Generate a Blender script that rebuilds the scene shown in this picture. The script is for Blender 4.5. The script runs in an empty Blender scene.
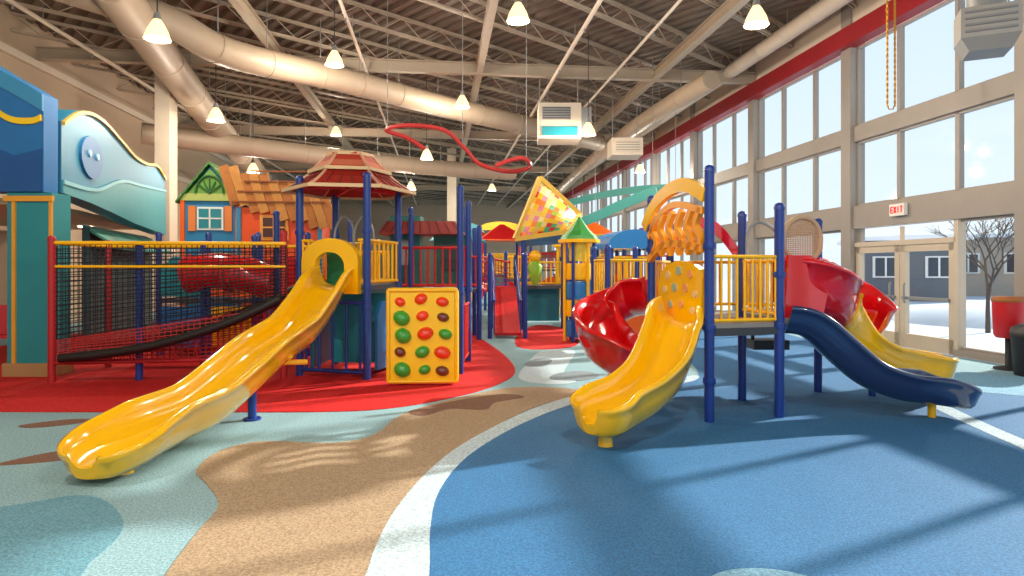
import bpy, bmesh, math, random
from mathutils import Vector, Matrix
random.seed(7)
scene = bpy.context.scene
try:
    scene.view_settings.view_transform = 'Standard'
except Exception:
    pass

# ------------------------------------------------------------------ materials
def lin(h):
    h = h.lstrip('#')
    r = [int(h[i:i+2], 16)/255 for i in (0, 2, 4)]
    return tuple(c/12.92 if c <= .04045 else ((c+.055)/1.055)**2.4 for c in r)
_m = {}
def mat(h, rough=.4, kind='paint', emis=0.0):
    key = (h, rough, kind, emis)
    if key in _m: return _m[key]
    m = bpy.data.materials.new('%s_%s' % (kind, h.strip('#')))
    m.use_nodes = True
    nt = m.node_tree; N = nt.nodes; L = nt.links
    b = N['Principled BSDF']
    c = lin(h)
    b.inputs['Roughness'].default_value = rough
    tc = N.new('ShaderNodeTexCoord')
    nz = N.new('ShaderNodeTexNoise')
    L.new(tc.outputs['Object'], nz.inputs['Vector'])
    mix = N.new('ShaderNodeMix'); mix.data_type = 'RGBA'
    lo, hi = .93, 1.05
    nz.inputs['Scale'].default_value = 4.0
    fac = nz.outputs[0]
    if kind == 'carpet':
        nz.inputs['Scale'].default_value = 65.0; nz.inputs['Detail'].default_value = 6
        lo, hi = .7, 1.25
        mr = N.new('ShaderNodeMapRange'); mr.inputs[1].default_value = .36; mr.inputs[2].default_value = .64
        L.new(fac, mr.inputs[0]); fac = mr.outputs[0]
    if kind == 'wood':
        nz.inputs['Scale'].default_value = 12; lo, hi = .75, 1.15
    mix.inputs[6].default_value = tuple(x*lo for x in c)+(1,)
    mix.inputs[7].default_value = tuple(min(1, x*hi) for x in c)+(1,)
    L.new(fac, mix.inputs[0])
    L.new(mix.outputs[2], b.inputs['Base Color'])
    if kind == 'plastic':
        b.inputs['Coat Weight'].default_value = .9
        b.inputs['Coat Roughness'].default_value = .04
    if kind == 'metal':
        b.inputs['Metallic'].default_value = .7
    if kind == 'carpet':
        b.inputs['Specular IOR Level'].default_value = .35
        bp = N.new('ShaderNodeBump'); bp.inputs['Strength'].default_value = .4; bp.inputs['Distance'].default_value = .01
        n2 = N.new('ShaderNodeTexNoise'); n2.inputs['Scale'].default_value = 140
        L.new(tc.outputs['Object'], n2.inputs['Vector'])
        L.new(n2.outputs[0], bp.inputs['Height']); L.new(bp.outputs[0], b.inputs['Normal'])
    if emis:
        b.inputs['Emission Color'].default_value = c+(1,)
        b.inputs['Emission Strength'].default_value = emis
    _m[key] = m
    return m
def glassmat():
    m = bpy.data.materials.new('window_glass'); m.use_nodes = True
    N = m.node_tree.nodes; L = m.node_tree.links; N.clear()
    o = N.new('ShaderNodeOutputMaterial'); mx = N.new('ShaderNodeMixShader')
    t = N.new('ShaderNodeBsdfTransparent'); t.inputs[0].default_value = (.93, .97, .99, 1)
    g = N.new('ShaderNodeBsdfGlossy'); g.inputs['Roughness'].default_value = .03
    mx.inputs[0].default_value = .04
    L.new(t.outputs[0], mx.inputs[1]); L.new(g.outputs[0], mx.inputs[2])
    L.new(mx.outputs[0], o.inputs[0])
    return m
GLASS = glassmat()
YEL = mat('#ffc205', .18, 'plastic'); YELP = mat('#fabc0c', .35)
RED = mat('#d40c16', .16, 'plastic'); REDP = mat('#c8181e', .4)
NAVY = mat('#1a3a88', .3); DKBL = mat('#24355e', .18, 'plastic')
BLUE = mat('#2476be', .4); TEAL = mat('#1490a0', .45); AQUA = mat('#60bccc', .5)
GRN = mat('#34a232', .3, 'plastic'); DGRN = mat('#1e6448', .4); ORG = mat('#f46412', .4)
BLK = mat('#17181c', .6); GRY = mat('#8b8c8c', .5); DGY = mat('#3a3c40', .5)
CREAM = mat('#dccfbc', .6); BEIGE = mat('#c2ad94', .7); MULL = mat('#9c948c', .5)
STEEL = mat('#b0a08c', .5); DECK = mat('#706154', .6); WHITE = mat('#f0eee8', .5)
PURP = mat('#6a4a9c', .4); LIME = mat('#94c434', .4); PINK = mat('#d8607c', .4); WOOD = mat('#b06a32', .6, 'wood')

# ------------------------------------------------------------------ mesh builder
def cat(pts, n=8, closed=False):
    P = [Vector(p) for p in pts]; out = []; k = len(P)
    rng = range(k if closed else k-1)
    for i in rng:
        if closed: a, b, c, d = P[(i-1) % k], P[i], P[(i+1) % k], P[(i+2) % k]
        else: a, b, c, d = P[max(i-1, 0)], P[i], P[i+1], P[min(i+2, k-1)]
        for j in range(n):
            t = j/n
            out.append(.5*((2*b)+(c-a)*t+(2*a-5*b+4*c-d)*t*t+(3*b-a-3*c+d)*t**3))
    if not closed: out.append(P[-1])
    return out
class MB:
    def __init__(s, name, loc=(0, 0, 0), yaw=0):
        s.name = name; s.v = []; s.f = []; s.fm = []; s.sm = []; s.mats = []
        s.T = Matrix.Translation(loc) @ Matrix.Rotation(math.radians(yaw), 4, 'Z')
    def add(s, vs, fs, m, smooth=False):
        if m not in s.mats: s.mats.append(m)
        k = s.mats.index(m); o = len(s.v)
        s.v += [Vector(v) for v in vs]
        for f in fs:
            s.f.append([o+i for i in f]); s.fm.append(k); s.sm.append(smooth)
    def box(s, c, sz, m, rz=0, R=None):
        x, y, z = [a/2 for a in sz]
        M = R if R else Matrix.Rotation(math.radians(rz), 3, 'Z')
        vs = [Vector(c)+M @ Vector((a*x, b*y, d*z)) for d in (-1, 1) for b in (-1, 1) for a in (-1, 1)]
        s.add(vs, [(0, 2, 3, 1), (4, 5, 7, 6), (0, 1, 5, 4), (2, 6, 7, 3), (0, 4, 6, 2), (1, 3, 7, 5)], m)
    def beam(s, a, b, w, h, m):
        a = Vector(a); b = Vector(b); d = (b-a); L = d.length; d.normalize()
        up = Vector((0, 0, 1)) if abs(d.z) < .98 else Vector((0, 1, 0))
        sx = d.cross(up).normalized(); up = sx.cross(d)
        R = Matrix((sx, d, up)).transposed()
        s.box((a+b)/2, (w, L, h), m, R=R)
    def tube(s, pts, r, m, seg=8, closed=False, smooth=True, r2=None):
        P = [Vector(p) for p in pts]; k = len(P); vs = []; up = None
        for i, p in enumerate(P):
            if closed: t = P[(i+1) % k]-P[(i-1) % k]
            else: t = P[min(i+1, k-1)]-P[max(i-1, 0)]
            t.normalize()
            if up is None:
                up = Vector((0, 0, 1)) if abs(t.z) < .9 else Vector((1, 0, 0))
            up = (up-t*up.dot(t)).normalized(); sd = t.cross(up)
            rr = r if r2 is None else r+(r2-r)*i/(k-1)
            for j in range(seg):
                a = 2*math.pi*j/seg
                vs.append(p+rr*(math.cos(a)*sd+math.sin(a)*up))
        fs = []
        for i in range(k if closed else k-1):
            for j in range(seg):
                a = i*seg+j; b = i*seg+(j+1) % seg; c = ((i+1) % k)*seg+(j+1) % seg; d = ((i+1) % k)*seg+j
                fs.append((a, b, c, d))
        s.add(vs, fs, m, smooth)
        if not closed:
            s.add(vs[:seg], [tuple(range(seg))], m); s.add(vs[-seg:], [tuple(range(seg))], m)
    def cyl(s, a, b, r, m, seg=14, r2=None): s.tube([a, b], r, m, seg, r2=r2)
    def prism(s, poly, o, ex, ey, th, m, smooth=False):
        o = Vector(o); ex = Vector(ex).normalized(); ey = Vector(ey).normalized(); n = ex.cross(ey)
        k = len(poly)
        A = [o+ex*p[0]+ey*p[1] for p in poly]; B = [a+n*th for a in A]
        s.add(A+B, [tuple(range(k))[::-1], tuple(range(k, 2*k))]+[(i, (i+1) % k, k+(i+1) % k, k+i) for i in range(k)], m)
    def lathe(s, prof, c, m, seg=24, smooth=True, sx=1, sy=1):
        vs = []; c = Vector(c); k = len(prof)
        for (r, z) in prof:
            for j in range(seg):
                a = 2*math.pi*j/seg; vs.append(c+Vector((r*math.cos(a)*sx, r*math.sin(a)*sy, z)))
        fs = [(i*seg+j, i*seg+(j+1) % seg, (i+1)*seg+(j+1) % seg, (i+1)*seg+j) for i in range(k-1) for j in range(seg)]
        s.add(vs, fs, m, smooth)
        if prof[0][0] > .01: s.add(vs[:seg], [tuple(range(seg))], m)
        if prof[-1][0] > .01: s.add(vs[-seg:], [tuple(range(seg))], m)
    def ball(s, c, r, m, sz=1, seg=14):
        s.lathe([(max(.0001, r*math.sin(math.pi*i/8)), -r*sz*math.cos(math.pi*i/8)) for i in range(9)], c, m, seg)
    def post(s, x, y, z1, m=None, r=.05, z0=0, collars=()):
        m = m or NAVY
        s.cyl((x, y, z0), (x, y, z1), r, m, 16)
        s.lathe([(r*1.12, 0), (r*1.12, .03), (r*.8, .06), (.001, .075)], (x, y, z1-.02), m, 16)
        for z in collars: s.lathe([(r*1.25, 0), (r*1.3, .02), (r*1.25, .06)], (x, y, z), m, 16)
    def rail(s, a, b, z0, z1, n, m, r=.018):
        a = Vector((a[0], a[1], 0)); b = Vector((b[0], b[1], 0)); k = Vector((0, 0, 1))
        for z in (z0, z1): s.tube([a+k*z, b+k*z], r*1.4, m, 8)
        for i in range(n):
            p = a.lerp(b, (i+.5)/n); s.tube([p+k*z0, p+k*z1], r, m, 6)
    def net(s, A, B, ztop, zbot, nx, nz, r, m, sag=0, diag=False):
        A = Vector((A[0], A[1], 0)); B = Vector((B[0], B[1], 0))
        def P(u, w):
            p = A.lerp(B, u); t = ztop[0]+(ztop[1]-ztop[0])*u; b = zbot[0]+(zbot[1]-zbot[0])*u
            return Vector((p.x, p.y, b+(t-b)*w-sag*4*u*(1-u)*(1-w*.7)))
        for i in range(nx+1): s.tube([P(i/nx, w/3) for w in range(4)], r, m, 4, smooth=False)
        for j in range(nz+1): s.tube([P(u/10, j/nz) for u in range(11)], r, m, 4, smooth=False)
    def slide(s, pts, m, w=.24, h=.2, n=8, flare=0, thick=.035, hfun=None):
        C = cat(pts, n); k = len(C); vs = []
        for i, p in enumerate(C):
            t = (C[min(i+1, k-1)]-C[max(i-1, 0)]).normalized()
            S = t.cross(Vector((0, 0, 1))).normalized(); Nn = S.cross(t)
            q = i/(k-1)
            W = w*(1+flare*min(1, max(0, (q-.68)/.22))**2); H = h if hfun is None else h*hfun(q)
            T = thick; kk = 1
            if q > .9: kk = math.sqrt(max(.12, 1-((q-.9)/.1)**2*.88)); T = thick*(.3+.7*kk)
            pr = [(-W-.075, H-.05), (-W-.07, H-.015), (-W-.035, H), (-W, H-.015), (-W+.015, H*.55), (-W+.05, .05), (-W+.12, .012), (-W*.35, 0),
                  (W*.35, 0), (W-.12, .012), (W-.05, .05), (W-.015, H*.55), (W, H-.015), (W+.035, H), (W+.07, H-.015), (W+.075, H-.05),
                  (W+.05, H-.06), (W+.015+T*.3, H*.4), (W-.02, -.02-T*.3), (W-.1, -T-.02), (W*.3, -T-.03), (-W*.3, -T-.03), (-W+.1, -T-.02), (-W+.02, -.02-T*.3), (-W-.015-T*.3, H*.4), (-W-.05, H-.06)]
            vs += [p+S*a*kk+Nn*b for a, b in pr]
        g = len(pr)
        fs = [(i*g+j, i*g+(j+1) % g, (i+1)*g+(j+1) % g, (i+1)*g+j) for i in range(k-1) for j in range(g)]
        s.add(vs, fs, m, True)
        s.add(vs[:g], [tuple(range(g))], m); s.add(vs[-g:], [tuple(range(g))], m)
    def done(s, clip=None, parent=None):
        me = bpy.data.meshes.new(s.name)
        me.from_pydata([s.T @ v for v in s.v], [], s.f)
        for m in s.mats: me.materials.append(m)
        me.polygons.foreach_set('material_index', s.fm); me.polygons.foreach_set('use_smooth', s.sm)
        bm = bmesh.new(); bm.from_mesh(me)
        bmesh.ops.recalc_face_normals(bm, faces=bm.faces)
        if clip:
            for co, no in clip:
                bmesh.ops.bisect_plane(bm, geom=bm.verts[:]+bm.edges[:]+bm.faces[:], plane_co=co, plane_no=no, clear_outer=True)
        bm.to_mesh(me); bm.free()
        ob = bpy.data.objects.new(s.name, me); scene.collection.objects.link(ob)
        return ob

RY = 6.42
RR = Matrix.Rotation(math.radians(RY), 3, 'Z')
UL, UR, VB, VF, CH = -10.5, 9.28, -7.0, 60.0, 8.0
CLIP = [(RR @ Vector((UR-.02, 0, 0)), RR @ Vector((1, 0, 0))), (RR @ Vector((UL+.02, 0, 0)), RR @ Vector((-1, 0, 0))),
        (RR @ Vector((0, VF, 0)), RR @ Vector((0, 1, 0))), (RR @ Vector((0, VB, 0)), RR @ Vector((0, -1, 0)))]

# ------------------------------------------------------------------ floor
f = MB('floor', yaw=RY)
f.box(((UL+UR)/2, (VB+VF)/2, -.1), (UR-UL, VF-VB, .2), mat('#86a9b3', .85, 'carpet')); f.done()
def patch(name, pts, z, m, smooth=4):
    b = MB(name); P = cat([(p[0], p[1], 0) for p in pts], smooth, True) if smooth else [Vector((p[0], p[1], 0)) for p in pts]
    b.prism([(p.x, p.y) for p in P], (0, 0, .0005), (1, 0, 0), (0, 1, 0), z, m); b.done()
C_BLUE = mat('#2c6a9c', .75, 'carpet'); C_TAN = mat('#a08a70', .85, 'carpet'); C_WHITE = mat('#b4c8d2', .85, 'carpet')
C_RED = mat('#c41414', .85, 'carpet'); C_BRN = mat('#785848', .85, 'carpet'); C_AQ2 = mat('#6192a4', .85, 'carpet'); C_LBL = mat('#78a8c4', .85, 'carpet')
patch('rubber_floor_blue', [(-.3, .5), (-.36, 1.9), (-.43, 3.32), (-.5, 3.91), (-.52, 4.61), (-.36, 5.48), (.08, 6.52), (.68, 7.47), (1.38, 8.19), (2.3, 8.75), (2.9, 10), (3.2, 13), (3.6, 17), (5, 18), (6.6, 16), (6.3, 12), (6.1, 10.3), (6.6, 8.9), (7.9, 8.2), (8.5, 5), (8.5, .5)], .003, C_BLUE)
patch('rubber_floor_white_band', [(-.7, .5), (-.73, 1.5), (-.75, 2.5), (-.76, 3.32), (-.78, 3.63), (-.77, 4.23), (-.65, 5.07), (-.39, 5.95), (.2, 7.2), (.87, 8.1), (1.6, 8.7), (2.7, 9.5), (2.6, 9.1), (2.2, 8.75), (1.38, 8.19), (.68, 7.47), (.08, 6.52), (-.36, 5.48), (-.52, 4.61), (-.5, 3.91), (-.43, 3.32), (-.38, 2.5), (-.34, 1.5), (-.3, .5)], .006, C_WHITE)
patch('rubber_floor_tan', [(-1.6, 1), (-1.66, 2.2), (-1.74, 3.0), (-1.84, 3.5), (-1.91, 3.91), (-1.98, 4.32), (-2.25, 4.72), (-2.5, 5.07), (-2.55, 5.6), (-2.3, 5.9), (-1.65, 5.85), (-1.32, 6.13), (-1.2, 6.97), (-.75, 7.76), (-.03, 8.53), (.64, 8.53), (.87, 8.19), (.2, 7.25), (-.37, 5.97), (-.62, 5.1), (-.74, 4.23), (-.75, 3.6), (-.73, 3.0), (-.72, 2.2), (-.7, 1)], .0045, C_TAN)
patch('rubber_floor_brown', [(-1.15, 7.1), (-.9, 7.45), (-.55, 7.8), (-.1, 8.1), (.15, 7.9), (-.2, 7.6), (-.3, 7.2), (-.7, 7.25), (-.95, 6.9)], .0065, C_BRN)
patch('rubber_floor_red', [(-9.6, 7.2), (-5.7, 7.1), (-3.5, 7.1), (-2.2, 7.1), (-1.45, 7.25), (-.8, 7.8), (-.27, 8.6), (.05, 9.8), (-.15, 11.8), (-.6, 14), (-1.2, 17), (-2, 22), (-6, 24), (-10.5, 22)], .0075, C_RED)
patch('rubber_floor_aqua', [(-5.4, 3.9), (-3.9, 4.1), (-3.38, 4.3), (-3.05, 4.5), (-2.74, 4.35), (-2.4, 3.95), (-2.3, 3.5), (-2.35, 2.8), (-5, 2.5)], .003, C_AQ2)
patch('rubber_floor_brown_spot', [(-5.0, 6.5), (-4.7, 6.75), (-4.4, 6.75), (-4.5, 6.55), (-4.8, 6.4)], .003, C_BRN)
patch('rubber_floor_brown_spot', [(-4.2, 5.2), (-4.0, 5.55), (-3.7, 5.65), (-3.65, 5.4), (-3.9, 5.25)], .003, C_BRN)
patch('rubber_floor_red_far', [(.1, 13), (.2, 16), (.8, 18), (1.5, 16.5), (1.4, 13.5), (.8, 12.6)], .003, C_RED)
patch('rubber_floor_white_patch', [(.1, 9.3), (.3, 11), (.6, 12.4), (1.2, 12.4), (1.0, 11), (.8, 9.8), (.9, 9.0), (.5, 8.8)], .003, C_WHITE)
patch('rubber_floor_grey_patch', [(.55, 9.2), (.7, 9.7), (1.1, 9.9), (1.3, 9.5), (1.0, 9.1)], .0062, mat('#7c8a92', .85, 'carpet'))
patch('rubber_floor_grey_patch', [(.2, 10.5), (.4, 11.2), (.7, 11.1), (.5, 10.4)], .0062, mat('#7c8a92', .85, 'carpet'))
patch('rubber_floor_stripe', [(6.2, 10.2), (5.45, 8.75), (5.0, 7.2), (4.7, 5.6), (4.5, 4), (4.35, 2), (4.15, 2), (4.3, 4), (4.5, 5.6), (4.8, 7.25), (5.25, 8.85), (6, 10.4)], .006, C_WHITE)
patch('rubber_floor_light_circle', [(1.28+.35*math.cos(a*.5236), 3.1+.3*math.sin(a*.5236)) for a in range(12)], .006, C_LBL)
patch('rubber_floor_light_blue', [(6.0, 9.9), (7.4, 9.6), (7.7, 8.4), (6.6, 7.9), (5.7, 8.7)], .0062, C_LBL)

# ------------------------------------------------------------------ room shell
w = MB('wall_left', yaw=RY); w.box((UL-.15, (VB+VF)/2, CH/2), (.3, VF-VB, CH), BEIGE)
w.done()
t = MB('trim_1', yaw=RY)
for z in (5.2, 6.9): t.box((UL+.06, 24, z), (.12, 60, .18), CREAM)
t.done(clip=CLIP)
w = MB('wall_far', yaw=RY); w.box((-.6, VF+.15, CH/2), (20, .3, CH), mat('#c0ac96', .7))
w.done()
PV = [9.2+4.5*k for k in range(-4, 12)]
w = MB('wall_right', yaw=RY)
L0, L1 = VB, VF; mid = (L0+L1)/2; ln = L1-L0
w.box((UR+.15, mid, 7.55), (.3, ln, .9), CREAM)
w.box((UR+.15, mid, 4.62), (.26, ln, .34), MULL)
w.box((UR+.15, mid, 2.74), (.3, ln, .5), MULL)
for v in PV: w.box((UR+.12, v, 4), (.36, .34, 8), MULL)
for k, v in enumerate(PV):
    if k != 4: w.box((UR+.15, v+2.25, .06), (.25, 4.5, .12), MULL)
    else: w.box((UR+.15, v+.75, .06), (.25, 1.5, .12), MULL)
w.done()
t = MB('trim_2', yaw=RY); t.box((UR-.08, mid, 6.8), (.3, ln, .42), mat('#980f1c', .5)); t.done()
ROWS = [(.12, 2.49), (2.99, 4.45), (4.79, 6.6)]
for k, v in enumerate(PV):
    o = MB('window_%d' % (k+1), yaw=RY)
    for ri, (a, b) in enumerate(ROWS):
        for q in range(3):
            if k == 4 and ri == 0 and q > 0: continue
            y0 = v+.17 if q == 0 else v+1.5*q; y1 = v+1.5*(q+1) if q < 2 else v+4.33
            for yy in (y0+.025, y1-.025): o.box((UR+.15, yy, (a+b)/2), (.1, .05, b-a), MULL)
            for zz in (a+.025, b-.025): o.box((UR+.15, (y0+y1)/2, zz), (.1, y1-y0, .05), MULL)
            o.add([(UR+.16, y0, a), (UR+.16, y1, a), (UR+.16, y1, b), (UR+.16, y0, b)], [(0, 1, 2, 3)], GLASS)
    o.done()
DF = mat('#d0c0aa', .5)
for i, (a, b) in enumerate([(10.72, 12.12), (12.14, 13.52)]):
    o = MB('door_%d' % (i+1), yaw=RY)
    for yy in (a+.07, b-.07): o.box((UR+.12, yy, 1.03), (.1, .14, 2.06), DF)
    for zz, hh in ((.14, .28), (2.0, .14)): o.box((UR+.12, (a+b)/2, zz), (.1, b-a-.02, hh), DF)
    o.box((UR+.05, (a+b)/2, 1.0), (.05, b-a-.2, .06), GRY)
    o.add([(UR+.13, a, 0), (UR+.13, b, 0), (UR+.13, b, 2), (UR+.13, a, 2)], [(0, 1, 2, 3)], GLASS)
    hy = b-.2 if i == 0 else a+.2
    o.tube([(UR+.02, hy, .9), (UR+.0, hy, .95), (UR+.0, hy, 1.25), (UR+.02, hy, 1.3)], .02, GRY)
    o.done()
t = MB('trim_3', yaw=RY)
t.box((UR+.12, 12.12, 2.12), (.16, 2.9, .1), DF)
for yy in (10.66, 13.58): t.box((UR+.12, yy, 1.25), (.16, .1, 2.5), DF)
t.box((UR+.12, 12.12, 2.3), (.06, .06, .3), DF)
t.done()
e = MB('exit_sign', yaw=RY)
e.box((UR-.06, 12.0, 2.78), (.08, .42, .24), WHITE)
def letter(ch, y, z, s):
    segs = {'E': [((0, 0), (0, 2)), ((0, 0), (1, 0)), ((0, 1), (1, 1)), ((0, 2), (1, 2))], 'X': [((0, 0), (1, 2)), ((0, 2), (1, 0))], 'I': [((.5, 0), (.5, 2))], 'T': [((.5, 0), (.5, 2)), ((0, 2), (1, 2))]}
    for p, q in segs[ch]:
        e.beam((UR-.105, y-p[0]*s, z+p[1]*s), (UR-.105, y-q[0]*s, z+q[1]*s), .018, .018, mat('#e02020', .5, 'paint', .6))
for i, ch in enumerate('EXIT'): letter(ch, 12.16-.09*i, 2.72, .06)
e.done()

# ceiling deck (corrugated) and joists
jd = Vector((.732, .681, 0)); jn = Vector((-.681, .732, 0))
c = MB('ceiling'); vs = []; fs = []; k = 0; x = -70
cc = Vector((0, 22, 0))
while x < 74:
    for dx, z in ((0, 0), (.14, 0), (.18, -.09), (.32, -.09)):
        p = cc+jd*(x+dx)
        vs += [(p+jn*-74).to_tuple()[:2]+(CH+z,), (p+jn*74).to_tuple()[:2]+(CH+z,)]
    x += .36
n = len(vs)//2
c.add(vs, [(2*i, 2*i+2, 2*i+3, 2*i+1) for i in range(n-1)], DECK)
c.done(clip=CLIP)
b = MB('roof_slab', yaw=RY); b.box(((UL+UR)/2, (VB+VF)/2, CH+.12), (UR-UL+.3, VF-VB, .2), DECK); b.done()
j = MB('ceiling_joists'); d = -26
while d < 46:
    o = Vector((0, 14, 0))+jn*d; a = o-jd*42; bq = o+jd*42
    zt, zb = CH-.13, CH-.55
    for z in (zt, zb):
        for sgn in (-.04, .04): j.beam(a+jn*sgn+Vector((0, 0, z)), bq+jn*sgn+Vector((0, 0, z)), .035, .06, STEEL)
    s_ = -42; fl = 0
    while s_ < 42:
        p = o+jd*s_; q = o+jd*(s_+.6)
        mn, mx_ = (zb, zt) if fl == 0 else (zt, zb)
        if abs((RR.transposed() @ p).x+.6) < 10.6 and -8 < p.y < 60:
            j.beam((p.x, p.y, mn), (q.x, q.y, mx_), .02, .02, STEEL)
        s_ += .6; fl ^= 1
    d += 2.1
j.done(clip=CLIP)
g = MB('ceiling_girders', yaw=RY)
for u, z in ((1.1, 7.2), (-4.2, 7.2), (6.2, 7.2)):
    g.box((u, 24, z+.13), (.18, 70, .03), STEEL); g.box((u, 24, z-.13), (.18, 70, .03), STEEL); g.box((u, 24, z), (.03, 70, .26), STEEL)
for v in (18, 27, 36, 45):
    g.box((-.6, v, 7.2), (19.7, .03, .3), STEEL)
    for dz in (-.15, .15): g.box((-.6, v, 7.2+dz), (19.7, .2, .03), STEEL)
g.done(clip=CLIP)
for u, r in ((3.2, .05), (4.8, .035), (-2, .04), (-8.6, .05)):
    p = MB('sprinkler_pipe', yaw=RY)
    p.cyl((u, -6, 6.98), (u, 55, 6.98), r, CREAM, 10)
    for v in range(-4, 54, 3):
        p.cyl((u, v, 6.98), (u, v, 6.86), .015, GRY, 6); p.lathe([(.03, 0), (.03, .012)], (u, v, 6.85), GRY, 8)
        p.cyl((u, v+1, 6.98), (u, v+1, CH-.6), .01, GRY, 5)
    p.done()

# ducts
def duct(name, pts, r, m, ring=1.2, n=8):
    o = MB(name); C = cat(pts, n); o.tube(C, r, m, 20)
    acc = 0
    for i in range(1, len(C)-1):
        acc += (C[i]-C[i-1]).length
        if acc > ring:
            t = (C[i+1]-C[i-1]).normalized(); o.cyl(C[i]-t*.02, C[i]+t*.02, r*1.04, m, 20); acc = 0
            o.cyl(C[i]+Vector((0, 0, r)), (C[i].x, C[i].y, CH-.05), .012, GRY, 6)
    return o.done()
DU = mat('#ac9984', .5)
duct('ventilation_duct', [(-6.2, 8, 6.9), (-7.3, 12, 6.6), (-9.2, 20, 6.0), (-10.9, 28, 5.5)], .38, DU)
duct('ventilation_duct', [(-9.4, 11.5, 7.1), (-7.2, 13, 6.7), (-6.2, 14, 6.3), (-4.6, 16.5, 6.5), (-2.2, 19, 6.45), (.9, 22, 6.4), (3.4, 25, 6.5)], .32, DU)
duct('ventilation_duct', [(-11, 19, 5.6), (-8, 21, 5.5), (-4, 25, 5.6), (0, 29, 5.9)], .32, DU)
duct('ventilation_duct', [(8.5-.1125*(y-0), y, 7.35) for y in (2, 12, 22, 34, 50)], .2, mat('#ccbcaa', .5))
duct('ventilation_duct', [(5.3, 17, 6.6), (4.6, 20, 6.5), (3.9, 26, 6.5), (3, 40, 6.5)], .26, DU)
h = MB('air_handler', loc=(1.35, 18.5, 5.75))
h.box((0, 0, 0), (1.2, 1.0, 1.0), CREAM); h.box((0, -.52, -.3), (1.0, .05, .25), TEAL); h.box((.75, 0, .1), (.3, .8, .6), GRY)
h.box((-.1, -.53, .2), (.8, .04, .35), GRY)
for i in range(5): h.box((-.1, -.56, .06+i*.07), (.76, .02, .02), DGY)
for a in (-.55, .55): h.cyl((a, 0, .5), (a, 0, 1.6), .015, GRY, 6)
h.done()
h = MB('air_handler', loc=(3.7, 21, 5.5))
h.box((0, 0, 0), (1.0, 1.0, .55), CREAM); h.box((0, -.53, 0), (.8, .05, .35), CREAM)
for i in range(4): h.box((0, -.57, -.12+i*.08), (.75, .02, .02), GRY)
for a in (-.4, .4): h.cyl((a, 0, .27), (a, 0, 1.85), .015, GRY, 6)
h.done()
h = MB('unit_heater', loc=(6.75, 9.1, 5.05), yaw=-25)
h.box((0, 0, 0), (.7, .5, .42), mat('#a8a49e', .45))
h.prism([(-.35, 0), (.35, 0), (.25, -.2), (-.25, -.2)], (0, .25, -.21), (1, 0, 0), (0, 0, 1), .5, GRY)
h.lathe([(.2, 0), (.24, .1), (.24, .25)], (0, 0, .2), GRY)
for i in range(4): h.box((0, -.26, -.13+i*.09), (.6, .03, .03), GRY)
for a in (-.3, .3):
    for c_ in (-.2, .2): h.cyl((a, c_, .2), (a, c_, 2.35), .01, GRY, 6)
h.cyl((.1, .1, .4), (.1, .1, 2.35), .08, GRY, 12)
h.done()
h = MB('hoist_chain', loc=(6.45, 11, 0))
for dx in (0, .13):
    for i in range(70): 
        z = 4.4+i*.05; h.box((dx, 0, z), (.035 if i % 2 else .012, .012 if i % 2 else .035, .055), mat('#c8942c', .4))
h.tube([(0, 0, 4.42), (.03, 0, 4.33), (.1, 0, 4.33), (.13, 0, 4.42)], .012, mat('#c8942c', .4))
h.done()

# pendants
SH = mat('#ffd9a0', .5, 'paint', 1.6); BULB = mat('#fff0d8', .5, 'paint', 14)
def pendant(x, y, z, power=300):
    o = MB('pendant_lamp')
    o.cyl((x, y, z+.38), (x, y, CH-.05), .012, DGY, 6)
    o.lathe([(.04, .42), (.06, .36), (.07, .3)], (x, y, z), GRY)
    o.lathe([(.06, .3), (.1, .24), (.17, .1), (.2, 0), (.21, -.03), (.195, -.02), (.16, .1), (.09, .23), (.05, .28)], (x, y, z), SH)
    o.ball((x, y, z+.05), .07, BULB)
    o.done()
    l = bpy.data.lights.new('pendant_bulb', 'POINT'); l.energy = power; l.color = (1, .87, .7); l.shadow_soft_size = .12
    lo = bpy.data.objects.new('pendant_bulb', l); lo.location = (x, y, z-.12); scene.collection.objects.link(lo)
for q in [(.11, 11.6, 6.1), (-5.93, 10.7, 5.45), (4.2, 11, 5.8), (-7.4, 16, 5.3), (-1.4, 18, 6.15), (2.05, 17.2, 5.2), (-2.8, 21, 5.2), (-4.05, 14.6, 6.25), (-8.9, 22, 4.9), (-6.6, 24, 6.6), (-4.1, 26, 4.8),
          (-4, 3.5, 5.9, 520), (1.5, 3, 5.9, 420), (-2, -3, 5.9, 600), (4, -3, 5.9, 450), (5.2, 26, 5.5), (-1, 32, 5.5), (2, 40, 5.5)]:  # entries with their own power: unseen pendants added overhead and behind camera as fill
    pendant(*q)

# ------------------------------------------------------------------ left facade
fc = MB('wave_facade')
ex = Vector((-2.0, 6.6, 0)).normalized()
top = [(0, 3.85), (.8, 4.2), (1.8, 4.3), (3, 4.15), (4, 4.0), (5, 4.0), (6.0, 4.1), (6.9, 3.9)]
bot = [(6.9, 2.45), (5.5, 2.5), (4, 2.55), (2.5, 2.65), (1.2, 2.72), (0, 2.75)]
T_ = [(q.x, q.y) for q in cat([(a, b_, 0) for a, b_ in top], 6)]
fc.prism(T_+bot, (-6.9, 9.8, 0), ex, (0, 0, 1), -.3, mat('#1f7ba0', .5))
nrm = ex.cross(Vector((0, 0, 1))); nrm = nrm if nrm.x > 0 else -nrm
def fprism(poly, off, th, m): fc.prism(poly, Vector((-6.9, 9.8, 0))+nrm*off, ex, (0, 0, 1), th if ex.cross(Vector((0, 0, 1))).x > 0 else -th, m)
fprism(T_+[(a, b_-.06) for a, b_ in T_[::-1]], .0, .05, mat('#d0a840', .5))
fprism([(1.3+.55*math.cos(a*.31416), 3.5+.36*math.sin(a*.31416)) for a in range(20)], .0, .04, mat('#1c68a0', .5))
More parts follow.
